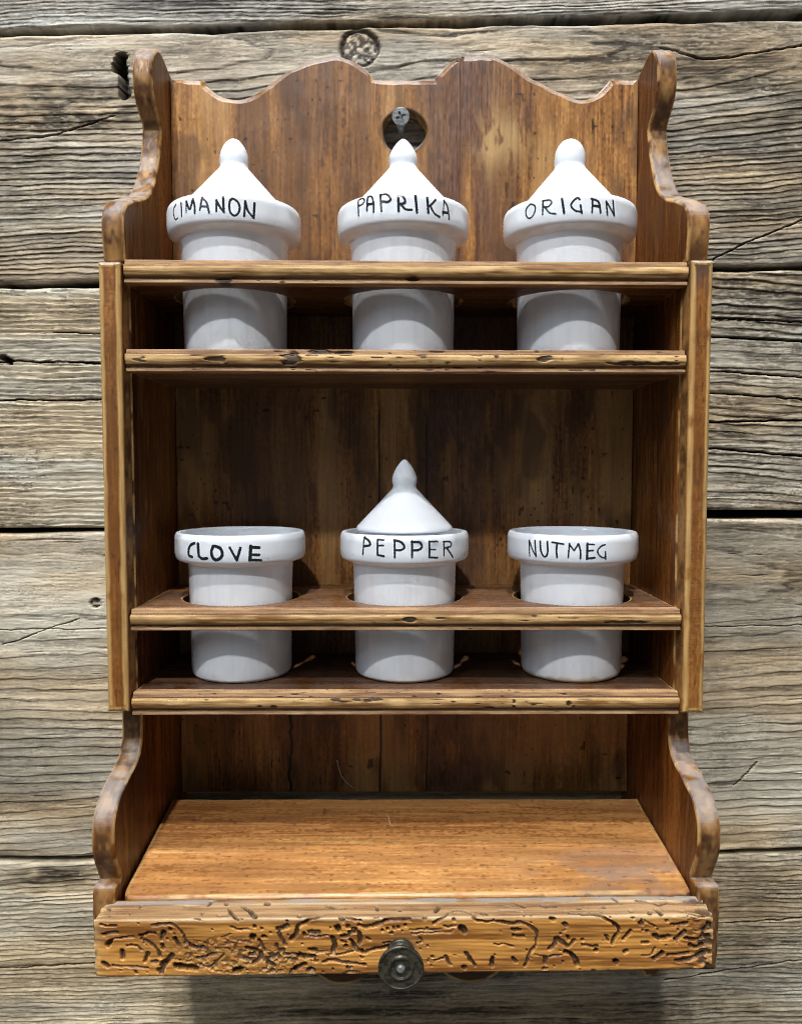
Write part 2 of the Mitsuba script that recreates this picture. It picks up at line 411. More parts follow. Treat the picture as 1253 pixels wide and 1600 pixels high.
plank(3, 0.034, 0.80, (-0.0350, -0.0290), (0.1198, 0.1252), 11, 0.20, 0.04, 0.0048, relief=0.0012, tone=-0.20, contrast=1.1, fibre=1.3, tint=(0.96, 0.93, 0.86),
      cracks=[([(0.15, 0.0850), (0.20, 0.0832), (0.28, 0.0790)], 0.0009, 0.005), ([(0.15, 0.0632), (0.201, 0.0612), (0.28, 0.0560)], 0.0007, 0.004), ([(0.15, 0.0290), (0.202, 0.0283), (0.28, 0.0300)], 0.0007, 0.005),
              ([(0.15, 0.0125), (0.2026, 0.0116), (0.28, 0.0048)], 0.0009, 0.005), ([(0.15, 0.0980), (0.21, 0.0950), (0.28, 0.0915)], 0.0007, 0.004), ([(0.15, 0.0500), (0.28, 0.0420)], 0.0006, 0.004)],
      stains_and_patches=[(0.235, 0.068, 0.05, 0.008, 0.35), (0.225, -0.022, 0.05, 0.010, 0.28)], tilt=-0.030, hidden=(-9, 0.145))
plank(4, -0.80, 0.80, (-0.2608, -0.2562), (-0.0438, -0.0343), 14, -0.075, 0.075, 0.0052, relief=0.0009, tone=0.07, contrast=0.95, fibre=0.55, tint=(1.04, 0.985, 0.885),
      knots=[(-0.1978, -0.0895, 0.0032)], cracks=[([(-0.26, -0.1175), (-0.235, -0.109), (-0.21, -0.100)], 0.0004, 0.0012), ([(0.238, -0.196), (0.232, -0.203), (0.2226, -0.2125)], 0.0005, 0.002),
                                                ([(0.18, -0.1060), (0.28, -0.1045)], 0.0003, 0.001), ([(-0.28, -0.1075), (-0.18, -0.1065)], 0.0003, 0.001)],
      stains_and_patches=[(-0.2444, -0.0823, 0.016, 0.010, 0.75), (-0.235, -0.098, 0.03, 0.008, 0.3), (-0.215, -0.112, 0.02, 0.006, 0.2), (0.205, -0.115, 0.03, 0.010, -0.12)], tilt=0.012, hidden=HID)  # the first entry is a pale patch, lighter than its plank
plank(5, -0.80, 0.80, (-0.400, -0.396), (-0.2637, -0.2588), 17, -0.235, 0.022, 0.0030, relief=0.0008, tone=0.08, contrast=0.9, fibre=0.70, tint=(1.02, 0.99, 0.90),
      cracks=[([(-0.30, -0.3385), (-0.204, -0.3337), (-0.15, -0.331)], 0.00045, 0.003), ([(0.18, -0.3470), (0.272, -0.3325)], 0.0005, 0.003), ([(0.22, -0.3070), (0.245, -0.3050), (0.2713, -0.3040)], 0.0006, 0.003), ([(-0.1, -0.345), (0.04, -0.338)], 0.0004, 0.003)],
      stains_and_patches=[(-0.225, -0.2725, 0.035, 0.008, -0.75), (-0.255, -0.285, 0.02, 0.012, -0.2), (-0.262, -0.30, 0.015, 0.012, 0.3), (-0.22, -0.345, 0.03, 0.006, -0.2)], tilt=0.010)
plank(6, -0.80, 0.80, (-0.590, -0.585), (-0.4030, -0.3990), 21, -0.45, 0.03, 0.004, relief=0.0008, tone=0.05, hidden=(-9, 9), zstep=0.002)
plank(7, -0.80, 0.80, (0.4230, 0.4330), (0.600, 0.605), 23, 0.47, 0.04, 0.004, relief=0.0008, tone=-0.05, hidden=(-9, 9), zstep=0.002)
wb = trimesh.creation.box((1.60, 0.004, 1.20))
wb.apply_translation((0, 0.027, 0.012))
add('plank_wall__backing', wb, 'black_board')

# ------------------------------------------------------------------ the cabinet
# Depths below are distances from the lens plane: Y(d) is the world's y of what stands d metres in front of the lens.


def Y(d):
    return d - WALL


XL, XR, THICK = -0.1390, 0.1470, 0.0112         # inner faces of the two sides, and their thickness
BACK = 0.502                                    # front face of the back panel
FRONT = 0.410                                   # front of shelves and stiles
CAB = 'spice_cabinet'
labels[CAB] = {'label': 'honey brown wooden spice cabinet with scalloped back and wormholed drawer on the plank wall', 'category': 'cabinet'}


def back_special(p, col):
    broad = fbm(p.x * 45 + 7, p.z * 7, 2.0, 3)
    col = mix(col, (0.075, 0.032, 0.014), 0.6 * smoothstep(0.50, 0.72, broad))
    col = mix(col, (0.47, 0.275, 0.105), 0.45 * smoothstep(0.48, 0.28, broad))
    knots = smoothstep(0.60, 0.72, fbm(p.x * 60 + 1, p.z * 26, 8.0, 3))
    col = mix(col, (0.055, 0.026, 0.014), 0.55 * knots)
    pits = smoothstep(0.90, 0.94, noise(p.x * 420, p.z * 260, 4.0)) * smoothstep(0.45, 0.6, noise(p.x * 40, p.z * 30, 6.0))
    col = col * (1 - 0.7 * pits)
    stain = smoothstep(0.012, 0.024, p.x + 0.006 * noise(p.z * 60, p.x * 200)) * (1 - smoothstep(0.050, 0.085, p.x + 0.02 * noise(p.z * 30, p.x * 60)))
    stain = stain * smoothstep(0.22, 0.48, fbm(p.x * 70, p.z * 22, 3.0, 3))
    col = mix(col, mix((0.055, 0.027, 0.020), (0.150, 0.070, 0.042), noise(p.x * 900, p.z * 300)), 0.85 * stain)
    bare = dr.exp(-dr.square((p.x - 0.066) / 0.014) - dr.square((p.z - 0.200) / 0.014)) + 0.7 * dr.exp(-dr.square((p.x - 0.056) / 0.006) - dr.square((p.z - 0.20) / 0.024))
    bare = bare * smoothstep(0.34, 0.56, fbm(p.x * 260, p.z * 90, 1.0, 3))
    col = mix(col, (0.56, 0.37, 0.15), 0.5 * dr.minimum(bare, 1))
    # joints and splits
    s1 = p.x + 0.0012 * noise(p.z * 45, 2.0)
    crack = (1 - smoothstep(0.0003, 0.0009, dr.abs(s1 + 0.0108))) * smoothstep(0.05, 0.03, p.z)
    crack = dr.maximum(crack, (1 - smoothstep(0.0003, 0.0008, dr.abs(s1 - 0.0190))) * 0.8 * smoothstep(0.04, 0.02, p.z))
    crack = dr.maximum(crack, (1 - smoothstep(0.0005, 0.0014, dr.abs(s1 + 0.0675 + 0.0015 * noise(p.z * 300, 1.0)))) * smoothstep(-0.150, -0.158, p.z))
    ring = dr.sqrt(dr.square(p.x - 0.0036) + dr.square(p.z - 0.2045))
    col = mix(col, (0.045, 0.026, 0.016), 0.85 * (1 - smoothstep(0.0132, 0.0150 + 0.002 * noise(p.x * 300, p.z * 300), ring)))  # hole wall darkened: shadow and grime put into the colour
    return col * (1 - 0.93 * crack)


def side_special(p, col):
    worn = smoothstep(0.52, 0.70, 0.6 * fbm(p.y * 150, p.z * 26, p.x * 10, 4) + 0.4 * fbm(p.y * 700, p.z * 90, 1.0, 2))
    col = mix(col, (0.27, 0.125, 0.038), 0.5 * worn)
    dark = smoothstep(0.55, 0.70, fbm(p.y * 40 + 9, p.z * 18, p.x * 10, 4))
    return mix(col, (0.075, 0.036, 0.022), 0.6 * dark)


def stile_special(p, col):
    hatch = smoothstep(0.50, 0.75, noise(p.x * 1100, p.z * 1400) * 0.5 + 0.5 * noise(p.x * 150, p.z * 2400))
    patch = smoothstep(0.34, 0.60, fbm(p.x * 40, p.z * 24, 1.0, 3))
    col = mix(col, (0.13, 0.060, 0.022), 0.75 * hatch * patch)
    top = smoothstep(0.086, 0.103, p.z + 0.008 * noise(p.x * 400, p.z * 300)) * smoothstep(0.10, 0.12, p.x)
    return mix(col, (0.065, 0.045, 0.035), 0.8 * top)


def floor_special(p, col):
    c = smoothstep(0.060, 0.140, p.x - 0.6 * (p.y + 0.105) + 0.04 * noise(p.x * 60, p.y * 120)) * smoothstep(-0.085, -0.115, p.y) * smoothstep(0.3, 0.55, fbm(p.x * 50, p.y * 130, 0.0, 3))
    col = mix(col, (0.24, 0.17, 0.14), 0.7 * c)
    band = smoothstep(0.45, 0.62, fbm(p.x * 14, p.y * 110, 4.0, 3))
    col = mix(col, (0.26, 0.12, 0.045), 0.45 * band)
    spot = smoothstep(0.80, 0.88, noise(p.x * 320, p.y * 700))
    return col * (1 - 0.35 * spot)


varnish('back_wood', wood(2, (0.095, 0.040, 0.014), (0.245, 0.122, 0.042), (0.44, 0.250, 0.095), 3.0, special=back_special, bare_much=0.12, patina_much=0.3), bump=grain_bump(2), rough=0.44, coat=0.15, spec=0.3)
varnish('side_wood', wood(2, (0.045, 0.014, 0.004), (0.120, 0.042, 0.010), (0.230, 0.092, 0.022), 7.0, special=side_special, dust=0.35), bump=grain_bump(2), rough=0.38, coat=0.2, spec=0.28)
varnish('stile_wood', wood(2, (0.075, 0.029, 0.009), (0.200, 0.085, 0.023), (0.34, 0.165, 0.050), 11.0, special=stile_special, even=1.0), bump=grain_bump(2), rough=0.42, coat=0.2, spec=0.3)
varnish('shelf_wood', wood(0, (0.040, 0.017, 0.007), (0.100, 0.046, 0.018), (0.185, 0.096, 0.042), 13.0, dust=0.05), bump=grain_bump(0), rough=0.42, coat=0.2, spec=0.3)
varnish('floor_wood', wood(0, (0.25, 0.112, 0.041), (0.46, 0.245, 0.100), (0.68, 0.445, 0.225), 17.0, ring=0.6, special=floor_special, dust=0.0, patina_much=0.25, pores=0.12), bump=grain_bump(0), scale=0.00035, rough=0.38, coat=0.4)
scene['edge_wood'] = {'type': 'twosided', 'bsdf': {'type': 'principled', 'base_color': vertex_color, 'roughness': 0.58, 'specular': 0.25, 'clearcoat': 0.06, 'clearcoat_gloss': 0.7}}

# back panel: scalloped top, hanging hole
c = curve([(-0.1385, 0.2333), (-0.1185, 0.2327), (-0.1185, 0.2327), (-0.1165, 0.2290), (-0.1101, 0.2240), (-0.1020, 0.2218), (-0.0945, 0.2222), (-0.0850, 0.2266), (-0.0749, 0.2335), (-0.0640, 0.2400), (-0.0553, 0.2440), (-0.0397, 0.2472),
           (-0.0261, 0.2442), (-0.0190, 0.2390), (-0.0152, 0.2335), (-0.0152, 0.2335), (0.0226, 0.2330), (0.0226, 0.2330), (0.0240, 0.2362), (0.0304, 0.2428), (0.0360, 0.2462), (0.0440, 0.2474),
           (0.0540, 0.2474), (0.0616, 0.2463), (0.0812, 0.2350), (0.0910, 0.2295), (0.1008, 0.2252), (0.1090, 0.2220), (0.1146, 0.2218), (0.1210, 0.2245), (0.1262, 0.2293), (0.1300, 0.2338), (0.1300, 0.2338), (0.1465, 0.2338)], 8)
c[:, 1] += 0.0030
outline = np.vstack([[(-0.1385, -0.2088)], c, [(0.1465, -0.2088)]])
a = np.linspace(0, 2 * np.pi, 60, endpoint=False)
hole = np.column_stack([0.0036 + (0.0133 + 0.0007 * np.sin(3 * a + 1)) * np.cos(a), 0.2045 + (0.0126 + 0.0006 * np.sin(2 * a)) * np.sin(a)])
whole = Polygon(outline, [hole])
zz = np.linspace(-0.26, 0.26, 60)
split = 0.0376 + 0.0011 * (unit_noise(np.column_stack([zz * 25, zz * 0, zz * 0]), 88) - 0.5)
for k, (side, off) in enumerate(((-0.3, -0.00010), (0.3, 0.00010))):
    half = Polygon(np.vstack([np.column_stack([split + off, zz]), [(side, 0.26), (side, -0.26)]])).intersection(whole)
    board(half, 0.0135, 0.0038, lambda u, v, h, k=k: (u, Y(BACK) + 0.00675 - h, v), CAB + '__back_board' + ('_001' if k else ''), 'back_wood', seed=2 + k, wear=0.0010, top_only=True)

# sides: a scrolled board each, seen edge on
prof = curve([(0.5165, 0.2372), (0.5000, 0.2395), (0.4880, 0.2422), (0.4775, 0.2408), (0.4690, 0.2335), (0.4657, 0.2245), (0.4657, 0.2160), (0.4690, 0.2085), (0.4755, 0.2025), (0.4805, 0.1995), (0.4805, 0.1995), (0.4822, 0.1978), (0.4822, 0.1978),
              (0.4800, 0.1900), (0.4775, 0.1820), (0.4735, 0.1735), (0.4680, 0.1640), (0.4605, 0.1555), (0.4515, 0.1492), (0.4400, 0.1442), (0.4290, 0.1397), (0.4185, 0.1345), (0.4130, 0.1280), (0.4118, 0.1200), (0.4130, 0.1115),
              (0.4145, 0.1042), (0.4145, 0.1042), (0.4200, 0.1036), (0.4200, 0.1036), (0.4200, 0.0000), (0.4200, -0.1290), (0.4200, -0.1290), (0.4275, -0.1300), (0.4275, -0.1300), (0.4262, -0.1480), (0.4190, -0.1562), (0.4050, -0.1603),
              (0.3920, -0.1650), (0.3842, -0.1718), (0.3812, -0.1800), (0.3822, -0.1910), (0.3878, -0.2020), (0.3905, -0.2068), (0.3905, -0.2068), (0.3850, -0.2066), (0.3816, -0.2086), (0.3808, -0.2260), (0.3830, -0.2498), (0.3830, -0.2498), (0.5165, -0.2498)], 7)
for k, (x, sgn) in enumerate(((XL, -1), (XR, 1))):
    board(Polygon(prof), THICK, 0.0016, lambda u, v, h, x=x, sgn=sgn: (x + sgn * (THICK / 2 - h), Y(u), v), CAB + '__side_panel' + ('_001' if k else ''), 'side_wood', seed=20 + k, wear=0.0012)
    # the stile on the side's front edge
    lo, hi = (-0.1272, 0.1022) if k == 0 else (-0.1282, 0.1033)
    s = Polygon([(x + sgn * 0.0003, lo), (x + sgn * 0.0003, hi), (x + sgn * (THICK + 0.0002), hi), (x + sgn * (THICK + 0.0002), lo)])
    board(s, 0.0125, 0.0017, lambda u, v, h: (u, Y(0.4075) + 0.00625 - h, v), CAB + '__stile' + ('_001' if k else ''), 'stile_wood', seed=30 + k, wear=0.0020, chamfer_back=0.0004)

# shelves: two racks with three holes each, two plain shelves; a moulded front on each
JARX = {0: (-0.0912, 0.0028, 0.0956), 1: (-0.0898, 0.0036, 0.0993)}
AXIS = 0.4555


def moulding(z_top, z_bot, tilt, key, seed, gouges=(), broad=0.0):
    """The turned front edge of a shelf: fillet, bead, quirk and lip, worn pale on the ridges and grimy in the quirks."""
    H = z_top - z_bot
    pr = [(0.0080, 0.0), (0.0024 + broad, 0.0, 0.0006), (0.0020, -0.19 * H, 0.0004), (0.0014, -0.215 * H, 0.0003), (0.0004, -0.23 * H, 0.0008), (-0.0002, -0.34 * H, 0.002), (-0.0002, -0.52 * H, 0.003), (0.0011, -0.70 * H, 0.0015), (0.0025, -0.76 * H, 0.0004),
          (0.0023, -0.83 * H, 0.0003), (0.0012, -0.85 * H, 0.0004), (0.0010, -0.985 * H, 0.0006), (0.0018, -1.0 * H, 0.0003), (0.0080, -1.0 * H)]
    p = dense(rounded(pr, 4), 0.00045)
    s = np.concatenate([[0], np.cumsum(np.linalg.norm(np.diff(p, axis=0), axis=1))])
    xs = np.linspace(XL + 0.0004, XR - 0.0004, 420)
    Xg, S = np.meshgrid(xs, s, indexing='ij')
    D, Zr = np.broadcast_to(p[:, 0], Xg.shape), np.broadcast_to(p[:, 1], Xg.shape)
    q = lambda a, b, t: np.stack([Xg * a + 20, S * b, np.full_like(Xg, seed + t)], -1)  # noqa: E731
    wave = unit_noise(q(30, 60, 0.3), seed, 3) - 0.5
    fine = meshkit.noise(q(60, 1500, 5.0))
    blot = unit_noise(q(60, 220, 9.0), seed, 3)
    f = -Zr / H
    bead = step(0.21, 0.27, f) * (1 - step(0.56, 0.72, f))
    lip = step(0.84, 0.87, f) * (1 - step(0.96, 1.0, f))
    top = 1 - step(0.17, 0.20, f)
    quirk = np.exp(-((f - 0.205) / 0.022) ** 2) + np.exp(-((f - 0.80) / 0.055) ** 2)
    fine2 = meshkit.noise(q(170, 2600, 7.0))
    streak = unit_noise(q(14, 1000, 21.0), seed + 6, 2)
    t = np.clip(0.5 + 1.5 * (blot - 0.5) + 0.55 * (fine - 0.5) + 0.45 * (fine2 - 0.5) + 1.1 * (streak - 0.5), 0, 1)
    C = lerp((0.15, 0.070, 0.028), (0.36, 0.19, 0.075), t)
    C = C * (1 - bead[..., None]) + bead[..., None] * lerp((0.20, 0.095, 0.026), (0.60, 0.400, 0.180), np.clip(t * 1.15, 0, 1))
    C = C * (1 - lip[..., None]) + lip[..., None] * lerp((0.22, 0.12, 0.06), (0.50, 0.33, 0.17), t)
    C = C * (1 - 0.5 * top[..., None]) + 0.5 * top[..., None] * lerp((0.24, 0.14, 0.08), (0.52, 0.35, 0.20), t)
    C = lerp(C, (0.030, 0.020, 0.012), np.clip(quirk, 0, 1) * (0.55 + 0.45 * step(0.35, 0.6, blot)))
    sp = step(0.84, 0.90, meshkit.noise(q(240, 900, 13.0))) * step(0.5, 0.62, unit_noise(q(14, 50, 15.0), seed + 3, 2))
    C = lerp(C, (0.03, 0.018, 0.010), 0.85 * sp)
    dep = 0.0008 * wave + 0.0004 * sp + 0.00016 * (fine - 0.5) + 0.0005 * (unit_noise(q(150, 300, 23.0), seed + 7, 3) - 0.5)
    for gx, gf, rx, rf, deep in gouges:
        g = np.hypot((Xg - gx) / rx, (f - gf) / rf) + 1.1 * (unit_noise(q(260, 500, 17.0), seed + 5, 3) - 0.5)
        g = 1 - step(0.7, 1.0, g)
        dep = dep + deep * g
        C = lerp(C, (0.035, 0.024, 0.018), 0.9 * g)
    body = step(0.0, 0.002, S) * (1 - step(s[-1] - 0.002, s[-1], S))
    Dw = D + dep * body + 0.0005 * (unit_noise(np.stack([Xg * 12, Xg * 0 + seed, Xg * 0], -1), seed + 8, 2) - 0.5)
    V = np.stack([Xg, Y(FRONT + 0.0002) + Dw, z_top + Zr + tilt * (Xg - 0.004)], -1)
    add(key, (V.reshape(-1, 3), grid_faces(len(xs), len(s))), 'edge_wood', smooth=True, color=np.clip(C, 0, 1).reshape(-1, 3))


def shelf(name, z_top, z_bot, holes, seed, tilt=0.0, gouges=(), broad=0.0, step_back=0.0):
    d0, d1 = FRONT + 0.0062, BACK + 0.0005
    p = Polygon([(XL + 0.0003, d0), (XR - 0.0003, d0), (XR - 0.0003, d1), (XL + 0.0003, d1)])
    if holes is not None:
        p = p.difference(unary_union([Point(x, AXIS + 0.0008).buffer(0.0327, 40) for x in holes]))
    t = z_top - z_bot
    board(p, t - 0.0004, 0.0006, lambda u, v, h: (u, Y(v), (z_top + z_bot) / 2 + h + tilt * (u - 0.004)), f'{CAB}__{name}', 'shelf_wood', seed=seed, wear=0.0008, spacing=0.002)
    moulding(z_top, z_bot, tilt, f'{CAB}__{name}__moulding', seed, gouges, broad)


shelf('jar_rack', 0.1040, 0.0920, JARX[0], 41, tilt=-0.004, gouges=[(-0.088, 0.92, 0.004, 0.2, 0.0008), (0.008, 0.78, 0.004, 0.10, 0.001)])
shelf('shelf', 0.0593, 0.0477, None, 47, tilt=-0.002, gouges=[(-0.0925, 0.46, 0.005, 0.16, 0.0012), (-0.0540, 0.45, 0.006, 0.36, 0.0013), (-0.0400, 0.10, 0.008, 0.12, 0.0008), (-0.028, 0.14, 0.006, 0.10, 0.0008), (0.075, 0.42, 0.004, 0.14, 0.0008), (0.125, 0.60, 0.018, 0.10, 0.0009)])
shelf('jar_rack_001', -0.0745, -0.0855, JARX[1], 53, gouges=[(0.0065, 0.46, 0.004, 0.18, 0.0010), (0.022, 0.40, 0.0035, 0.06, 0.0005), (0.118, 0.60, 0.012, 0.10, 0.0006)])
shelf('shelf_001', -0.1183, -0.1300, None, 59, broad=0.0, gouges=[(-0.033, 0.30, 0.003, 0.10, 0.0006), (-0.021, 0.30, 0.003, 0.08, 0.0005), (-0.012, 0.30, 0.0045, 0.08, 0.0006), (0.0605, 0.4, 0.0008, 0.12, 0.001), (0.0605, 0.62, 0.0008, 0.10, 0.001), (0.0890, 0.50, 0.0012, 0.14, 0.001),
                                                         (-0.0720, 0.60, 0.0016, 0.08, 0.0006), (-0.065, 0.62, 0.002, 0.10, 0.0006), (0.021, 0.10, 0.0012, 0.06, 0.0006), (0.047, 0.66, 0.003, 0.06, 0.0005)])

# the bottom board over the drawer, sagging towards the front
fl = Polygon([(XL + 0.0012, 0.3935), (XL + 0.0019, 0.3900), (XL + 0.0046, 0.3868), (XL + 0.0085, 0.3858), (0.0, 0.3860), (XR - 0.004, 0.3858), (XR - 0.0010, 0.3885), (XR - 0.0006, 0.396), (XR - 0.0006, 0.478), (XL + 0.0010, 0.478)])
board(fl, 0.0075, 0.0016, lambda u, v, h: (u, Y(v), -0.2130 + 0.0100 * (v - 0.386) / 0.092 + 0.0012 * (u - 0.004) / 0.143 * (0.478 - v) / 0.092 - 0.00375 + h), CAB + '__floor_board', 'floor_wood', seed=61, wear=0.0016)

# drawer: box, worm-eaten front board, knob
dark_wood = trimesh.util.concatenate([trimesh.creation.box((0.284, 0.006, 0.022)), ])
parts = []
for cx, cy, w, d in ((0.004, 0.494, 0.280, 0.006), (-0.1335, 0.440, 0.006, 0.104), (0.1415, 0.440, 0.006, 0.104)):
    b = trimesh.creation.box((w, d, 0.024))
    b.apply_translation((cx, Y(cy), -0.2335))
    parts.append(b)
b = trimesh.creation.box((0.281, 0.113, 0.004))
b.apply_translation((0.004, Y(0.4415), -0.2476))
add(CAB + '__drawer__box', trimesh.util.concatenate(parts + [b]), 'shelf_wood')




# brush strokes: width (0.01 mm) : points (0.1 mm along the collar, 0.1 mm below its rim)
LETTERS = {
    'CIMANON': '69:-291,-36 -314,-54 -317,-79 -298,-111 -274,-109;77:-243,-36 -239,-70 -239,-107;69:-202,-33 -203,-95;94:-202,-35 -178,-80 -156,-32;86:-156,-34 -145,-68 -145,-103;86:-113,-92 -99,-29;90:-99,-32 -73,-58 -61,-108;94:-105,-74 -69,-77;77:-21,-103 -20,-46;90:-20,-48 2,-87 20,-107;94:18,-101 16,-31;90:66,-36 91,-52 101,-80 92,-110 73,-122 53,-108 47,-76 52,-47 66,-36;90:124,-121 130,-45;94:130,-45 144,-92 176,-126;99:175,-122 180,-49',
    'PAPRIKA': '68:-266,-15 -262,-99;68:-266,-15 -238,-12 -221,-29 -238,-45 -260,-47;82:-205,-83 -202,-7;82:-202,-9 -180,-12 -165,-45 -165,-96;97:-202,-51 -172,-53;97:-125,-8 -123,-50 -119,-96;97:-130,-10 -93,-10 -69,-36 -83,-51 -123,-45;106:-29,-19 -26,-100;97:-29,-21 -7,-24 8,-47 2,-61 -22,-65;87:-17,-65 11,-91 44,-93;106:63,-22 71,-105;106:128,-26 134,-102;92:177,-31 143,-68;87:143,-64 169,-100 202,-114;58:223,-105 232,-24;77:232,-24 257,-57 268,-114;106:223,-87 261,-84',
    'ORIGAN': '59:-297,-28 -270,-43 -265,-66 -280,-94 -305,-102 -325,-80 -323,-49 -297,-28;73:-220,-28 -221,-99;73:-222,-28 -184,-30 -171,-45 -189,-62 -217,-62;64:-212,-58 -184,-94 -149,-105;100:-117,-32 -110,-72 -105,-105;78:-25,-41 -38,-32 -64,-55 -68,-75 -46,-97 -16,-103;82:-20,-70 -13,-109;82:42,-106 44,-36;91:37,-37 77,-52 90,-104;100:47,-71 80,-74;73:131,-111 122,-44;73:122,-44 149,-76 176,-110;73:175,-108 165,-34',
    'CLOVE': '112:-199,-41 -230,-54 -246,-79 -245,-109 -219,-116;137:-174,-44 -169,-109;120:-169,-109 -148,-122 -118,-119;133:-79,-54 -89,-84 -82,-114 -62,-126 -37,-114 -27,-92 -39,-64 -70,-52;107:13,-60 50,-127;120:50,-127 70,-63;137:125,-55 120,-129;129:125,-60 171,-64;116:125,-99 170,-103;112:122,-128 183,-133',
    'PEPPER': '68:-240,-9 -249,-105;97:-242,-14 -209,-29 -200,-51 -242,-61;82:-154,-20 -154,-102;87:-155,-21 -119,-22;77:-153,-53 -119,-51;87:-154,-102 -116,-108;82:-57,-22 -56,-114;101:-59,-22 -23,-31 -4,-55 -18,-72 -54,-75;97:38,-27 38,-111;97:35,-31 79,-34 92,-57 74,-73 40,-75;82:135,-29 136,-114;72:135,-31 184,-32;63:141,-73 173,-75;77:136,-114 185,-119;63:226,-35 229,-109;72:223,-35 272,-38 279,-61 232,-70;77:245,-68 298,-124',
    'NUTMEG': '60:-328,-121 -331,-35;64:-331,-35 -307,-84 -283,-119;73:-284,-117 -292,-32;77:-258,-34 -254,-80 -241,-110 -224,-115 -212,-90 -215,-34;73:-188,-36 -125,-44;86:-160,-44 -163,-79 -159,-116;73:-99,-114 -93,-40;64:-95,-42 -68,-78;64:-68,-78 -47,-41;73:-45,-41 -34,-80 -34,-119;103:2,-39 1,-121;64:2,-42 39,-45;73:2,-78 35,-76;94:3,-119 44,-115;69:103,-47 82,-53 59,-78 73,-106 97,-116 109,-107;64:105,-84 109,-125',
}
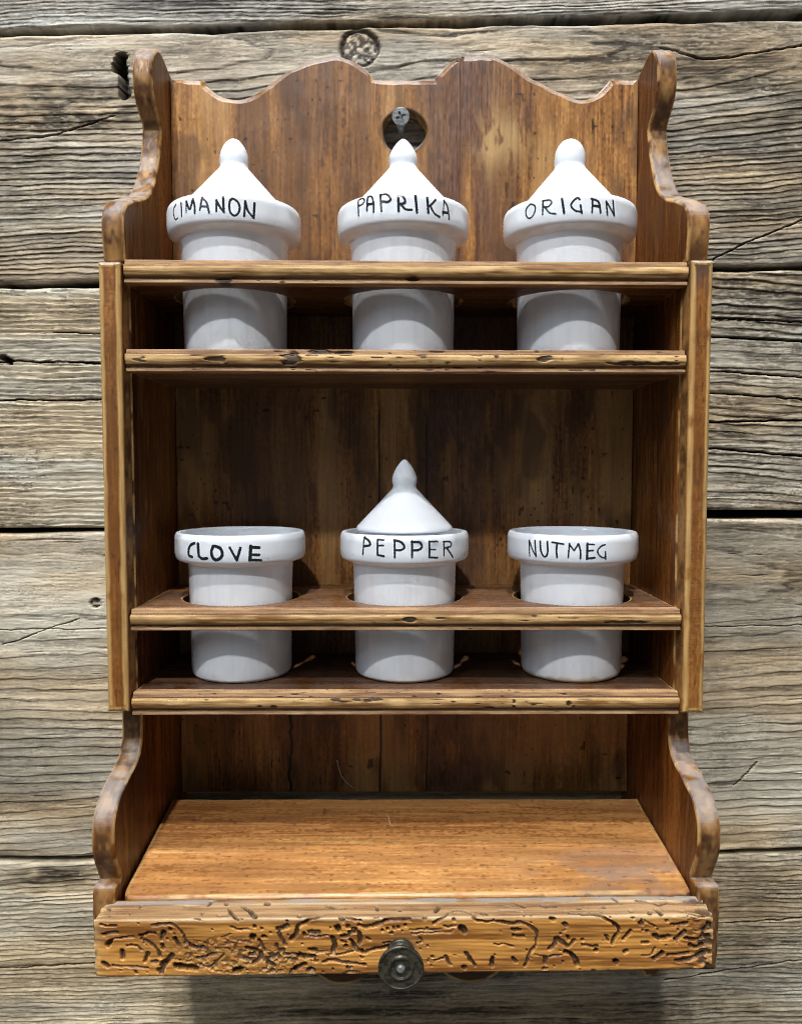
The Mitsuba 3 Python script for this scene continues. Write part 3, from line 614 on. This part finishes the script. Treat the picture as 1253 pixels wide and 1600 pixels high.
# woodworm galleries: width (0.01 mm) : points (0.1 mm along the board, 0.1 mm over its top and down its face)
GALLERIES = '138:-1408,65 -1393,80;126:-1375,131 -1369,136;113:-1256,68 -1253,47;75:-1282,126 -1282,111;63:-1180,62 -1181,55;75:-1342,23 -1340,23;113:-1412,191 -1383,197 -1336,194;138:-1397,235 -1331,227;214:-1379,289 -1360,267;88:-1347,261 -1309,255 -1253,250;151:-1221,245 -1190,234 -1152,233;214:-1309,318 -1308,352;214:-1394,380 -1381,389;101:-1356,391 -1312,395 -1256,399 -1186,401;164:-1247,425 -1245,426;164:-1202,373 -1186,332;138:-1164,196 -1113,187 -1076,184 -1045,209 -1014,254 -1008,286;189:-1014,261 -977,299 -927,306;226:-1121,263 -1111,228;214:-1079,214 -1078,216;126:-1061,236 -1060,237;138:-1093,260 -1091,260;214:-1058,260 -1040,292;214:-1118,291 -1115,304;164:-1215,262 -1178,278 -1141,316 -1129,348;252:-1117,386 -1072,343;189:-1136,412 -1124,431 -1117,399;164:-1167,376 -1148,373;113:-1285,290 -1241,293 -1216,316;101:-794,205 -762,215 -709,215;75:-958,280 -952,284;75:-841,259 -794,240;315:-771,423 -746,417;126:-797,451 -784,455;289:-1054,394 -1004,401 -966,408;113:-953,357 -909,351 -877,339;101:-941,389 -890,402 -833,345;151:-845,34 -840,48;164:-818,84 -788,134 -759,173;151:-856,140 -818,141;113:-962,160 -938,168;138:-1036,58 -972,57;138:-928,53 -917,18;63:-1181,444 -1105,447;226:-753,71 -707,108 -680,151;277:-641,38 -639,44;138:-526,180 -523,182;164:-680,203 -679,204;113:-649,214 -646,215;252:-564,217 -527,204;264:-694,261 -687,254;264:-635,253 -634,254;201:-561,243 -546,284 -534,294;189:-508,269 -483,240 -473,208 -438,186 -413,169 -371,149;176:-448,240 -446,247;189:-423,234 -376,235;138:-659,267 -647,296 -631,322;101:-433,252 -382,257 -335,254;302:-288,213 -285,226;189:-238,207 -238,213;138:-219,220 -200,220;201:-187,204 -131,208 -80,188 -43,176 52,173;164:-269,255 -235,254;214:-231,239 -194,236 -181,256 -181,288;126:-150,266 -137,273;226:-313,264 -301,297 -307,332;151:-269,281 -250,288;201:-249,307 -247,307;226:-228,275 -213,301 -194,327 -169,334;101:-339,348 -282,346 -213,333;164:-162,344 -131,325 -43,309;88:-74,293 -36,289;126:-175,364 -166,365;201:-716,308 -672,325;151:-707,341 -685,344;176:-729,359 -704,366;201:-686,386 -654,360 -654,344;151:-648,364 -603,361 -572,342 -566,361;126:-610,345 -603,343;151:-578,294 -575,310;201:-562,323 -550,323;151:-540,342 -484,343;239:-471,347 -440,353 -402,354;201:-421,321 -395,322;113:-386,335 -332,332;113:-522,365 -484,372;201:-393,377 -389,377;101:-411,376 -410,376;214:-616,387 -591,397;214:-506,440 -478,408 -446,395;315:-415,428 -412,429;151:-355,384 -320,374 -257,385 -200,395 -156,398;189:-238,412 -235,414;176:-260,443 -219,436 -182,441;75:-393,453 -346,454;226:-434,460 -432,463;176:-522,457 -519,459;176:-607,428 -595,425;113:-649,457 -548,458;138:-77,228 -75,228;176:-49,221 -48,223;126:-24,215 -21,222;151:-2,215 0,215;151:33,202 34,204;113:-36,244 -24,243;189:-469,147 -467,151;151:-102,77 -98,105;252:-269,174 -266,176;138:-244,165 -200,178;164:-340,72 -300,87 -255,88;113:-112,167 -99,160;126:-187,181 -178,181;126:169,194 194,181 213,165 268,111 312,119 342,133;189:260,181 262,181;164:125,164 127,170;176:178,124 199,76;101:62,229 119,227 201,228;151:138,220 141,223;88:65,246 182,243 251,240 261,227;113:220,211 270,208;277:295,214 314,234;151:359,154 364,179 383,186 459,189 534,200 572,194 610,207 648,234 658,271 652,311;164:649,317 624,357 602,416;226:541,227 578,234;189:547,260 598,264;88:453,304 497,304 551,316;201:324,350 340,380 365,406;226:447,374 444,411;201:548,376 556,389;239:312,419 315,422;101:173,384 201,372 220,368;138:226,362 242,398 252,405;126:163,361 166,361;101:141,387 143,387;75:148,376 148,376;63:264,358 274,358;75:484,239 485,240;75:630,194 631,195;289:726,178 732,182;88:652,358 693,368 775,364;176:700,378 699,404;214:694,432 700,432;214:697,459 700,459;226:549,460 552,462;151:356,449 359,450;63:201,462 277,454 347,446;226:405,141 417,144;151:576,56 610,84;101:478,112 541,116 598,124;88:433,57 434,58;75:522,75 537,78;226:296,-11 315,-4;189:3,107 6,109;226:695,78 753,79;101:100,272 113,291;189:718,331 749,298 749,278 781,295;113:768,252 768,252;189:804,127 807,129;189:820,141 882,149 943,157 984,180 1022,204 1048,238 1029,275 1017,308;214:790,209 793,212;88:780,239 796,231;176:752,275 790,306 809,319 834,286;214:806,269 809,279;252:794,346 829,366 851,410;164:875,286 878,288;126:872,312 904,317 942,321;176:936,343 939,343;164:988,269 990,270;189:992,289 996,291;176:1067,285 1105,242;239:1151,202 1154,203;113:1170,192 1192,206 1218,223;164:1174,241 1183,243;277:1218,267 1222,269;226:1238,280 1288,274;226:1317,291 1357,248;138:1159,302 1188,302;176:1075,352 1084,346;113:1157,370 1201,364 1223,331;214:1211,385 1252,361;226:1252,358 1255,359;277:1035,401 1039,402;164:1283,369 1321,366 1384,360;189:1322,400 1385,394 1423,377 1454,364;138:1299,211 1369,204;176:1364,288 1427,289 1452,252 1470,218;189:1390,323 1422,330 1447,323;101:1366,150 1418,170 1475,174;252:1446,279 1471,273;226:931,448 934,448;113:792,456 808,456;189:867,102 870,102;226:990,97 992,100;176:1108,133 1109,139;214:1196,147 1196,150;226:1232,121 1247,155;164:1167,40 1228,55 1264,82 1314,50;214:1410,45 1410,49;126:1470,33 1493,40;126:1051,11 1082,65;138:1274,193 1275,194;113:879,21 885,21;126:1110,175 1113,175'


def drawer_front():
    x0, x1 = -0.1440, 0.1494
    top, height = 0.0170, 0.0285
    xs = np.linspace(x0, x1, 760)
    pr = dense(rounded([(0.0170, 0.0), (0.0, 0.0, 0.0014), (0.0, -height, 0.0018), (0.0170, -height)], 6), 0.0004)
    s = np.concatenate([[0], np.cumsum(np.linalg.norm(np.diff(pr, axis=0), axis=1))])
    X, S = np.meshgrid(xs, s, indexing='ij')
    d = np.gradient(pr, axis=0)
    nrm = np.column_stack([d[:, 1], -d[:, 0]])
    nrm /= np.linalg.norm(nrm, axis=1, keepdims=True)
    if nrm[len(nrm) // 2, 0] > 0:
        nrm = -nrm
    q = lambda a, b, t=0.0: np.stack([X * a + 30, S * b + 3, np.full_like(X, t)], -1)  # noqa: E731
    jag = 0.0013 * (unit_noise(q(380, 380, 1.0), 71, 4) - 0.5)
    jag2 = 0.0012 * (unit_noise(q(380, 380, 4.0), 72, 4) - 0.5)
    thick = 0.62 + 0.76 * unit_noise(q(260, 260, 15.0), 81, 2)
    deep, rimlight = np.zeros_like(X), np.zeros_like(X)
    for one in GALLERIES.split(';'):
        w, pts = one.split(':')
        w = float(w) * 1.08e-5
        pts = [tuple(float(v) * 1e-4 for v in p.split(',')) for p in pts.split()]
        ax, az = zip(*pts)
        i0, i1 = np.searchsorted(xs, [min(ax) - 0.004, max(ax) + 0.004])
        if len(pts) > 2:
            pts = [tuple(v) for v in curve(pts, 5)]
        sl = slice(max(i0 - 1, 0), i1 + 1)
        dist = polyline_distance(X[sl] + jag[sl], S[sl] + jag2[sl], pts) / (w * 0.5 * thick[sl])
        g = 1 - step(0.76, 1.05, dist)
        full = min(0.0036, 1.0 * w) * (0.35 + 1.1 * unit_noise(q(300, 300, 2.0)[sl], 73, 2))
        deep[sl] = np.maximum(deep[sl], full * g)
        rimlight[sl] = np.maximum(rimlight[sl], np.exp(-((dist - 1.22) / 0.16) ** 2))
    # small flight holes and the eaten, soft area left of the middle
    rot = np.exp(-((X + 0.083) / 0.030) ** 2 - ((S - 0.034) / 0.010) ** 2) + 0.8 * np.exp(-((X + 0.060) / 0.020) ** 2 - ((S - 0.040) / 0.006) ** 2)
    chew = step(0.46, 0.66, unit_noise(q(520, 800, 5.0), 74, 3)) * step(0.35, 0.7, rot)
    deep = np.maximum(deep, 0.0008 * chew)
    rng = np.random.default_rng(4)
    for _ in range(90):
        cx, cs, rr = rng.uniform(x0, x1), rng.uniform(0.002, 0.045), rng.uniform(0.0003, 0.0007)
        i0, i1 = np.searchsorted(xs, [cx - 0.002, cx + 0.002])
        dist = np.hypot(X[i0:i1] - cx + jag[i0:i1], S[i0:i1] - cs) / rr
        deep[i0:i1] = np.maximum(deep[i0:i1], 0.0014 * (1 - step(0.6, 1.1, dist)))
    ends = np.minimum(X - x0, x1 - X)
    edge = np.exp(-ends / 0.0022)
    ragged = np.exp(-(x1 - X) / 0.010) * step(0.45, 0.62, unit_noise(q(180, 420, 7.0), 75, 3))
    deep = deep + 0.0018 * ragged + 0.0011 * edge * unit_noise(q(500, 300, 8.0), 76, 2)
    grain = unit_noise(q(14, 420, 9.0), 77, 3)
    fib = meshkit.noise(q(70, 1500, 11.0))
    big = unit_noise(q(24, 60, 12.0), 78, 3)
    out = 0.0007 * (big - 0.5) + 0.00022 * (fib - 0.5) - deep
    face = step(0.0165, 0.0185, S)
    fib2 = meshkit.noise(q(160, 2400, 13.0))
    t = np.clip(0.5 + 1.9 * (grain - 0.5) + 0.6 * (fib - 0.5) + 0.5 * (fib2 - 0.5) + 0.9 * (big - 0.5), 0, 1)
    C = lerp((0.23, 0.085, 0.016), (0.67, 0.320, 0.072), t)
    Ct = lerp((0.20, 0.105, 0.046), (0.46, 0.290, 0.150), t)
    Ct = lerp(Ct, (0.30, 0.30, 0.295), 0.7 * (1 - step(0.0030, 0.0050, S + 0.0012 * (big - 0.5))) * step(0.3, 0.5, unit_noise(q(60, 200, 16.0), 82, 3)))
    C = Ct * (1 - face[..., None]) + C * face[..., None]
    arris = np.exp(-((S - 0.0168) / 0.0011) ** 2) * step(0.25, 0.5, big)
    C = lerp(C, (0.66, 0.49, 0.27), 0.7 * arris)
    backedge = np.exp(-((S - 0.0045) / 0.0009) ** 2) * step(0.35, 0.55, big)
    C = lerp(C, (0.72, 0.56, 0.35), 0.6 * backedge)
    C = lerp(C, (0.70, 0.52, 0.26), np.clip(0.15 * rimlight * (0.25 + 0.75 * (1 - face)) + 0.5 * edge, 0, 0.8))
    C = lerp(C, (0.26, 0.145, 0.045), 0.55 * np.clip(rot, 0, 1) * step(0.4, 0.6, grain))
    hollows = step(0.0003, 0.0011, deep)  # galleries coloured darker the deeper they are cut
    C = lerp(C, lerp((0.070, 0.042, 0.027), (0.022, 0.022, 0.016), step(0.0012, 0.0030, deep)), 0.88 * hollows)
    knobrub = np.exp(-((X - 0.0025) / 0.011) ** 2 - ((S - 0.031) / 0.007) ** 2)
    C = lerp(C, (0.20, 0.115, 0.055), 0.55 * knobrub)
    lowdark = np.exp(-((S - 0.0455) / 0.0016) ** 2)
    C = lerp(C, (0.22, 0.12, 0.05), 0.5 * lowdark)
    D = 0.367 + pr[None, :, 0] + nrm[None, :, 0] * out
    u = (X - x0) / (x1 - x0)
    zt = -0.2146 + 0.0018 * u
    Z = zt + pr[None, :, 1] * (1 - 0.045 * u) + nrm[None, :, 1] * out
    Xo = X + 0.0008 * (unit_noise(q(0, 300, 14.0), 79, 2) - 0.5) * np.sign(X) * (edge > 0.5)
    V = np.stack([Xo, Y(D), Z], -1)
    m = len(s)
    verts, F, cols = [V.reshape(-1, 3)], [grid_faces(len(xs), m, wrap=True)], [np.clip(C, 0, 1).reshape(-1, 3)]
    at = len(xs) * m
    for i in (0, len(xs) - 1):
        ring = V[i]
        mid = ring.mean(0)
        ins = ring * 0.5 + mid * 0.5
        verts += [ring, ins, mid[None]]
        k = np.arange(m)
        k2 = (k + 1) % m
        f = np.vstack([np.stack([k, k2, k2 + m], 1), np.stack([k, k2 + m, k + m], 1), np.stack([k + m, k2 + m, np.full(m, 2 * m)], 1)])
        F.append((f[:, ::-1] if i == 0 else f) + at)
        e = lerp((0.30, 0.17, 0.07), (0.62, 0.44, 0.22), unit_noise(np.vstack([ring, ins, mid[None]]) * 500, 80, 2))
        cols.append(e)
        at += 2 * m + 1
    F = np.vstack(F)
    add(CAB + '__drawer__front_board', (np.vstack(verts), F), 'edge_wood_matt', smooth=True, color=np.vstack(cols))


scene['edge_wood_matt'] = {'type': 'twosided', 'bsdf': {'type': 'principled', 'base_color': vertex_color, 'roughness': 0.46, 'specular': 0.4, 'clearcoat': 0.2, 'clearcoat_gloss': 0.7}}
drawer_front()
labels[CAB + '__drawer__front_board'] = {'label': 'golden drawer front riddled with woodworm galleries'}


def bronze(p, n, uv):
    b = fbm(p.x * 500, p.y * 500, p.z * 500, 3)
    return mix((0.035, 0.031, 0.022), (0.092, 0.083, 0.060), smoothstep(0.35, 0.65, b))


scene['bronze'] = {'type': 'twosided', 'bsdf': {'type': 'principled', 'base_color': proc(bronze), 'metallic': 0.5, 'roughness': 0.40, 'specular': 0.5}}
kp = np.array([1.06, 0.78]) * rounded([(0.0, 0.0), (0.0062, 0.0, 0.0005), (0.0062, 0.0022, 0.001), (0.0046, 0.0030, 0.001), (0.0040, 0.0080, 0.002), (0.0052, 0.0105, 0.001), (0.0072, 0.0120, 0.0006), (0.0088, 0.0132, 0.0006), (0.0098, 0.0150, 0.0008), (0.0100, 0.0168, 0.0006),
              (0.0092, 0.0175, 0.0005), (0.0086, 0.0168, 0.0003), (0.0058, 0.0168, 0.0003), (0.0054, 0.0178, 0.0004), (0.0045, 0.0180, 0.0003), (0.0041, 0.0169, 0.0003), (0.0, 0.0169)], 4)
KN = (0.0012, Y(0.3665), -0.2298)
add(CAB + '__drawer__knob', placed(lathe(kp, 96), KN, [[1, 0, 0], [0, 0, -1], [0, 1, 0]]), 'bronze', smooth=40)
pin = rounded([(0.0, 0.0), (0.0020, 0.0, 0.0002), (0.0019, 0.0010, 0.0003), (0.0011, 0.0016, 0.0003), (0.0, 0.0017)], 4)
add(CAB + '__drawer__knob_pin', placed(lathe(pin, 32), (KN[0], KN[1] - 0.0131, KN[2]), [[1, 0, 0], [0, 0, -1], [0, 1, 0]]), 'zinc_steel', smooth=40)
labels[CAB + '__drawer__knob'] = {'label': 'round bronze drawer knob with turned rings'}

# scrolled apron under the drawer
ap = unary_union([Polygon([(-0.136, -0.2502), (0.144, -0.2502), (0.144, -0.2540), (-0.136, -0.2540)]), Point(-0.0285, -0.2475).buffer(0.0195, 30).intersection(Polygon([(-0.2, -0.2502), (0.2, -0.2502), (0.2, -0.3), (-0.2, -0.3)])),
                  Point(0.0372, -0.2435).buffer(0.0225, 30).intersection(Polygon([(-0.2, -0.2502), (0.2, -0.2502), (0.2, -0.3), (-0.2, -0.3)])), Polygon([(0.1240, -0.2502), (0.1245, -0.2590), (0.1265, -0.2630), (0.1330, -0.2630), (0.1355, -0.2600), (0.136, -0.2502)])])
board(ap, 0.007, 0.0012, lambda u, v, h: (u, Y(0.400) - h, v), CAB + '__apron', 'shelf_wood', seed=67)

# ------------------------------------------------------------------ jars
scene['glazed_ceramic'] = {'type': 'twosided', 'bsdf': {'type': 'bumpmap', 'arbitrary': proc(lambda p, n, uv: fbm(p.x * 70, p.y * 70, p.z * 70, 2), eps=4e-4), 'scale': 0.00045,
                           'bsdf': {'type': 'principled', 'base_color': vertex_color, 'roughness': 0.035, 'specular': 0.8}}}
scene['black_glaze'] = {'type': 'twosided', 'bsdf': {'type': 'principled', 'base_color': rgb(0.012, 0.014, 0.018), 'roughness': 0.22, 'specular': 0.5}}
HEIGHT = 0.0812
OUT = [(0.0, 0.0), (0.0268, 0.0, 0.0004), (0.0286, 0.0012, 0.0012), (0.0291, 0.0050, 0.003), (0.0294, 0.0300, 0.01), (0.0300, 0.0600, 0.004), (0.0304, 0.0640, 0.0012), (0.0345, 0.0652, 0.0012), (0.0370, 0.0664, 0.0016), (0.0377, 0.0700, 0.002), (0.0377, 0.0785, 0.0022), (0.0366, 0.0812, 0.0016)]
IN = [(0.0366, 0.0812, 0.0016), (0.0345, 0.0812, 0.0010), (0.0336, 0.0795, 0.001), (0.0334, 0.0730, 0.001), (0.0290, 0.0712, 0.001), (0.0276, 0.0690, 0.001), (0.0268, 0.0100, 0.003), (0.0240, 0.0060, 0.003), (0.0, 0.0060)]
JAR = rounded(OUT + IN[1:], 6) * np.array([0.970, 1.0])


def lid_profile(knob, neck, tip):
    """A conical lid with a drop-shaped knob of the given radii; tip: how blunt its point is."""
    return rounded([(0.0, 0.0), (0.0258, 0.0, 0.0008), (0.0276, 0.0010, 0.0012), (0.0272, 0.0030, 0.001), (neck + 0.0004, 0.0246, 0.0010), (neck, 0.0260, 0.0008), (knob, 0.0288, 0.002), (knob * 0.99, 0.0310, 0.002), (knob * (0.84 + 0.12 * tip), 0.0340, 0.003),
                    (knob * (0.56 + 0.24 * tip), 0.0374, 0.003), (knob * (0.26 + 0.24 * tip), 0.0401, 0.0025), (knob * 0.10, 0.0411, 0.001), (0.0, 0.0412)], 6)


def outer_radius(z):
    """The collar's outer radius at the height z over the jar's foot."""
    p = np.array([q for q in JAR if q[1] >= 0.0664 and q[0] >= 0.0352])
    o = np.argsort(p[:, 1])
    return np.interp(z, p[o, 1], p[o, 0])


def lettering(word, centre, z0, key):
    strokes = []
    rng = np.random.default_rng(len(word) * 7 + ord(word[0]))
    for one in LETTERS[word].split(';'):
        w, pts = one.split(':')
        w = float(w) * 1.3e-5
        pts = np.array([[float(v) * 1e-4 for v in p.split(',')] for p in pts.split()])
        c = curve(pts, 6) if len(pts) > 2 else np.linspace(pts[0], pts[1], 7)
        width = w / 2 * (0.82 + 0.36 * np.convolve(rng.random(len(c) + 4), np.ones(5) / 5, 'valid'))
        strokes += [LineString([c[i], c[i + 1]]).buffer((width[i] + width[i + 1]) / 2, 6) for i in range(len(c) - 1)]
    shape = unary_union(strokes).buffer(0.00008).buffer(-0.00008).simplify(0.00003)
    V, F, at = [], [], 0
    for g in getattr(shape, 'geoms', [shape]):
        m = trimesh.creation.extrude_polygon(g, 0.00016, engine='earcut')
        v, f = trimesh.remesh.subdivide_to_size(m.vertices, m.faces, 0.0010)
        V.append(v)
        F.append(f + at)
        at += len(v)
    V, F = np.vstack(V), np.vstack(F)
    z = HEIGHT + V[:, 1]
    r = outer_radius(z) + V[:, 2] - 0.00002
    th = V[:, 0] / 0.0376
    W = np.column_stack([centre + r * np.sin(th), Y(AXIS) - r * np.cos(th), z0 + z])
    e = np.cross(W[F[:, 1]] - W[F[:, 0]], W[F[:, 2]] - W[F[:, 0]])
    outside = np.einsum('ij,ij->i', e, W[F].mean(1) - [centre, Y(AXIS), 0])
    if np.sum(outside) < 0:
        F = F[:, ::-1]
    add(key, (W, F), 'black_glaze')


def specks(centre, z0, key, spots):
    """Burnt specks in the glaze along the collar's lower edge."""
    V, F, at = [], [], 0
    for th, z, r in spots:
        a = np.linspace(0, 2 * np.pi, 7)[:-1]
        R = outer_radius(z) + 0.00006
        tt, zz = th + r * np.cos(a) / R, z + 0.7 * r * np.sin(a)
        v = np.column_stack([centre + R * np.sin(tt), Y(AXIS) - R * np.cos(tt), z0 + zz])
        V.append(np.vstack([v, v.mean(0) + [0, -0.00012, 0]]))
        F.append(np.array([[i, (i + 1) % 6, 6] for i in range(6)]) + at)
        at += 7
    add(key, (np.vstack(V), np.vstack(F)), 'black_glaze')
    labels[key] = {'kind': 'stuff'}


def jar(number, word, centre, z0, label, lid=None, lean=0.0, speck=()):
    key = 'spice_jar' + (f'_{number:03d}' if number else '')
    labels[key] = {'label': label, 'category': 'jar', 'group': 'white ceramic jars in the spice cabinet'}
    prof = dense(JAR, 0.0022)
    v, f = lathe(prof, 240, wobble=0.010, seed=100 + number)
    q = v * 90 + 40
    base = np.array([0.745, 0.795, 0.855]) * (0.985 + 0.03 * unit_noise(q, 90 + number))[:, None]
    z = v[:, 2]
    around = np.arctan2(v[:, 0], -v[:, 1])
    streaking = unit_noise(np.column_stack([around * 14 + 30, z * 12, z * 0]), 140 + number, 3)  # faint darker vertical streaks below the collar
    base = base * (1 - 0.06 * step(0.50, 0.75, streaking) * (1 - step(0.058, 0.066, z)))[:, None]
    rings = np.exp(-((z - 0.0650) / 0.0012) ** 2) * unit_noise(v * 200, 150 + number)
    base = lerp(base, (0.42, 0.39, 0.34), 0.5 * rings)
    if word == 'NUTMEG':
        raw = 1 - step(0.0018, 0.0032, z + 0.0030 * (unit_noise(v * 260, 91) - 0.5))
        base = lerp(base, (0.52, 0.45, 0.31), 0.85 * raw)
    elif word == 'PEPPER':
        raw = 1 - step(0.0006, 0.0016, z + 0.0014 * (unit_noise(v * 260, 92) - 0.5))
        base = lerp(base, (0.55, 0.40, 0.30), 0.8 * raw)
        th = np.arctan2(v[:, 0], -v[:, 1]) * 0.0376
        for sx, sz, rx, rz, k in ((0.0080, 0.0779, 0.0022, 0.0016, 0.8), (0.0168, 0.0772, 0.0028, 0.0020, 0.65), (0.0140, 0.0740, 0.0028, 0.0022, 0.25), (0.0330, 0.0770, 0.004, 0.003, 0.35)):
            blot = np.exp(-((th - sx) / rx) ** 2 - ((z - sz) / rz) ** 2) * (v[:, 1] < 0) * (np.hypot(v[:, 0], v[:, 1]) > 0.0350)
            base = lerp(base, (0.10, 0.13, 0.18), k * blot * (0.6 + 0.4 * unit_noise(v * 600, 93)))
    add(key + '__body', (v + [centre, Y(AXIS), z0], f), 'glazed_ceramic', smooth=True, color=np.clip(base, 0, 1))
    lettering(word, centre, z0, key + '__lettering')
    if speck:
        specks(centre, z0, key + '__glaze_specks', speck)
    if lid is not None:
        prof = dense(lid, 0.0022)
        v, f = lathe(prof, 200, wobble=0.012, seed=120 + number)
        tip = np.array([[1, 0, lean], [0, 1, 0], [-lean, 0, 1]])
        col = np.array([0.745, 0.795, 0.855]) * (0.985 + 0.03 * unit_noise(v * 90 + 60, 95 + number))[:, None]
        add(key + '__lid', (v @ tip.T + [centre, Y(AXIS), z0 + 0.0806], f), 'glazed_ceramic', smooth=True, color=col)


Z0, Z1 = 0.0596, -0.1181
dots = lambda ths, z, r, s: [(t, z + 0.0006 * math.sin(37 * t + s), r * (0.6 + 0.5 * math.sin(91 * t + s) ** 2)) for t in ths]  # noqa: E731
jar(0, 'CIMANON', JARX[0][0], Z0, 'lidded white ceramic jar painted with the word CIMANON, left on the upper rack', lid_profile(0.0079, 0.0076, 0.55), speck=dots([-0.18, -0.15, -0.13, -0.02, 0.10, 0.36, 0.40, 0.43, 0.80, 0.84, 0.88], 0.0690, 0.00028, 1))
jar(1, 'PAPRIKA', JARX[0][1], Z0, 'lidded white ceramic jar painted with the word PAPRIKA, below the screw', lid_profile(0.0080, 0.0076, 0.10), speck=dots([0.75, 0.79], 0.0695, 0.0002, 2))
jar(2, 'ORIGAN', JARX[0][2], Z0, 'lidded white ceramic jar painted with the word ORIGAN, right on the upper rack', lid_profile(0.0086, 0.0083, 0.85))
jar(3, 'CLOVE', JARX[1][0], Z1, 'open white ceramic jar painted with the word CLOVE, left on the lower rack', speck=dots([0.53, 0.58, 0.61, 0.65, 0.69, 0.73, 0.77, 0.80, -0.40], 0.0690, 0.00024, 3))
jar(4, 'PEPPER', JARX[1][1], Z1, 'lidded white ceramic jar with smudged word PEPPER, middle of the lower rack', lid_profile(0.0071, 0.0065, 0.05), speck=dots([-0.90, -0.88], 0.0700, 0.00026, 4))
jar(5, 'NUTMEG', JARX[1][2], Z1, 'open white ceramic jar painted with the word NUTMEG, right on the lower rack', speck=dots([-0.52, -0.49, -0.46, -0.42, -0.20, 0.55], 0.0688, 0.00024, 5))

# ------------------------------------------------------------------ the screw and stray hairs


def steel(p, n, uv):
    return mix((0.15, 0.16, 0.165), (0.26, 0.275, 0.28), smoothstep(0.35, 0.6, fbm(p.x * 500, p.y * 900, p.z * 900, 3)))


scene['zinc_steel'] = {'type': 'twosided', 'bsdf': {'type': 'principled', 'base_color': proc(steel), 'metallic': 0.4, 'roughness': 0.45}}
labels['wood_screw'] = {'label': 'grey cross head screw in the round hole at the cabinet top', 'category': 'screw'}
hv, hf = lathe(rounded([(0.0, 0.0), (0.0022, 0.0), (0.0049, 0.0030, 0.0003), (0.0051, 0.0034, 0.0002), (0.0049, 0.0038, 0.0003), (0.0, 0.0040)], 4), 64)
head = trimesh.Trimesh(hv, hf, process=True)
head.merge_vertices()
head.update_faces(head.nondegenerate_faces())
head.update_faces(head.unique_faces())
cuts = []
for ang in (22, 112):
    b = trimesh.creation.box((0.0058, 0.0013, 0.0030))
    b.apply_transform(trimesh.transformations.rotation_matrix(math.radians(ang), (0, 0, 1)))
    b.apply_translation((0, 0, 0.0040))
    cuts.append(b)
try:
    head = trimesh.boolean.difference([head, trimesh.boolean.union(cuts, engine='manifold')], engine='manifold')
except Exception as e:                                            # a head without its cross is better than none
    print('cross not cut', e)
SC = np.array([0.0016, Y(0.4965), 0.2100])
tiltm = 1.05 * np.array([[1, 0, 0], [0, -0.12, -1], [0, 1, -0.12]])
add('wood_screw__head', placed((head.vertices, head.faces), SC, tiltm), 'zinc_steel', smooth=30)
th = [(0.0, -0.034), (0.0016, -0.034)]
for k in range(14):
    th += [(0.0016, -0.034 + 0.0024 * k), (0.0025, -0.034 + 0.0024 * k + 0.0009), (0.0016, -0.034 + 0.0024 * k + 0.0014)]
th += [(0.0020, 0.0005), (0.0, 0.0005)]
add('wood_screw__shank', placed(lathe(th, 24), SC, tiltm), 'zinc_steel', smooth=30)

scene['hair'] = {'type': 'twosided', 'bsdf': {'type': 'principled', 'base_color': rgb(0.62, 0.58, 0.52), 'roughness': 0.4}}


def strand(key, pts, radius, label):
    p = curve(pts, 10)
    t = np.gradient(p, axis=0)
    t /= np.linalg.norm(t, axis=1, keepdims=True)
    a = np.cross(t, [0.3, 1, 0.2])
    a /= np.linalg.norm(a, axis=1, keepdims=True)
    b = np.cross(t, a)
    ang = np.arange(6) * np.pi / 3
    v = p[:, None] + radius * (np.cos(ang)[None, :, None] * a[:, None] + np.sin(ang)[None, :, None] * b[:, None])
    add(key, (v.reshape(-1, 3), grid_faces(len(p), 6, wrap=True)), 'hair', smooth=True)
    labels[key] = {'label': label, 'category': 'hair'}


strand('stray_hair', [(-0.0390, Y(0.5012), -0.1880), (-0.0375, Y(0.5008), -0.1945), (-0.0345, Y(0.5006), -0.2005), (-0.0285, Y(0.5010), -0.2062)], 0.00028, 'pale curved hair clinging to the back panel above the bottom board')
strand('stray_hair_001', [(-0.0065, Y(0.458), -0.2036), (-0.0055, Y(0.450), -0.2030), (-0.0045, Y(0.444), -0.2042)], 0.00014, 'short pale hair lying on the bottom board of the cabinet')
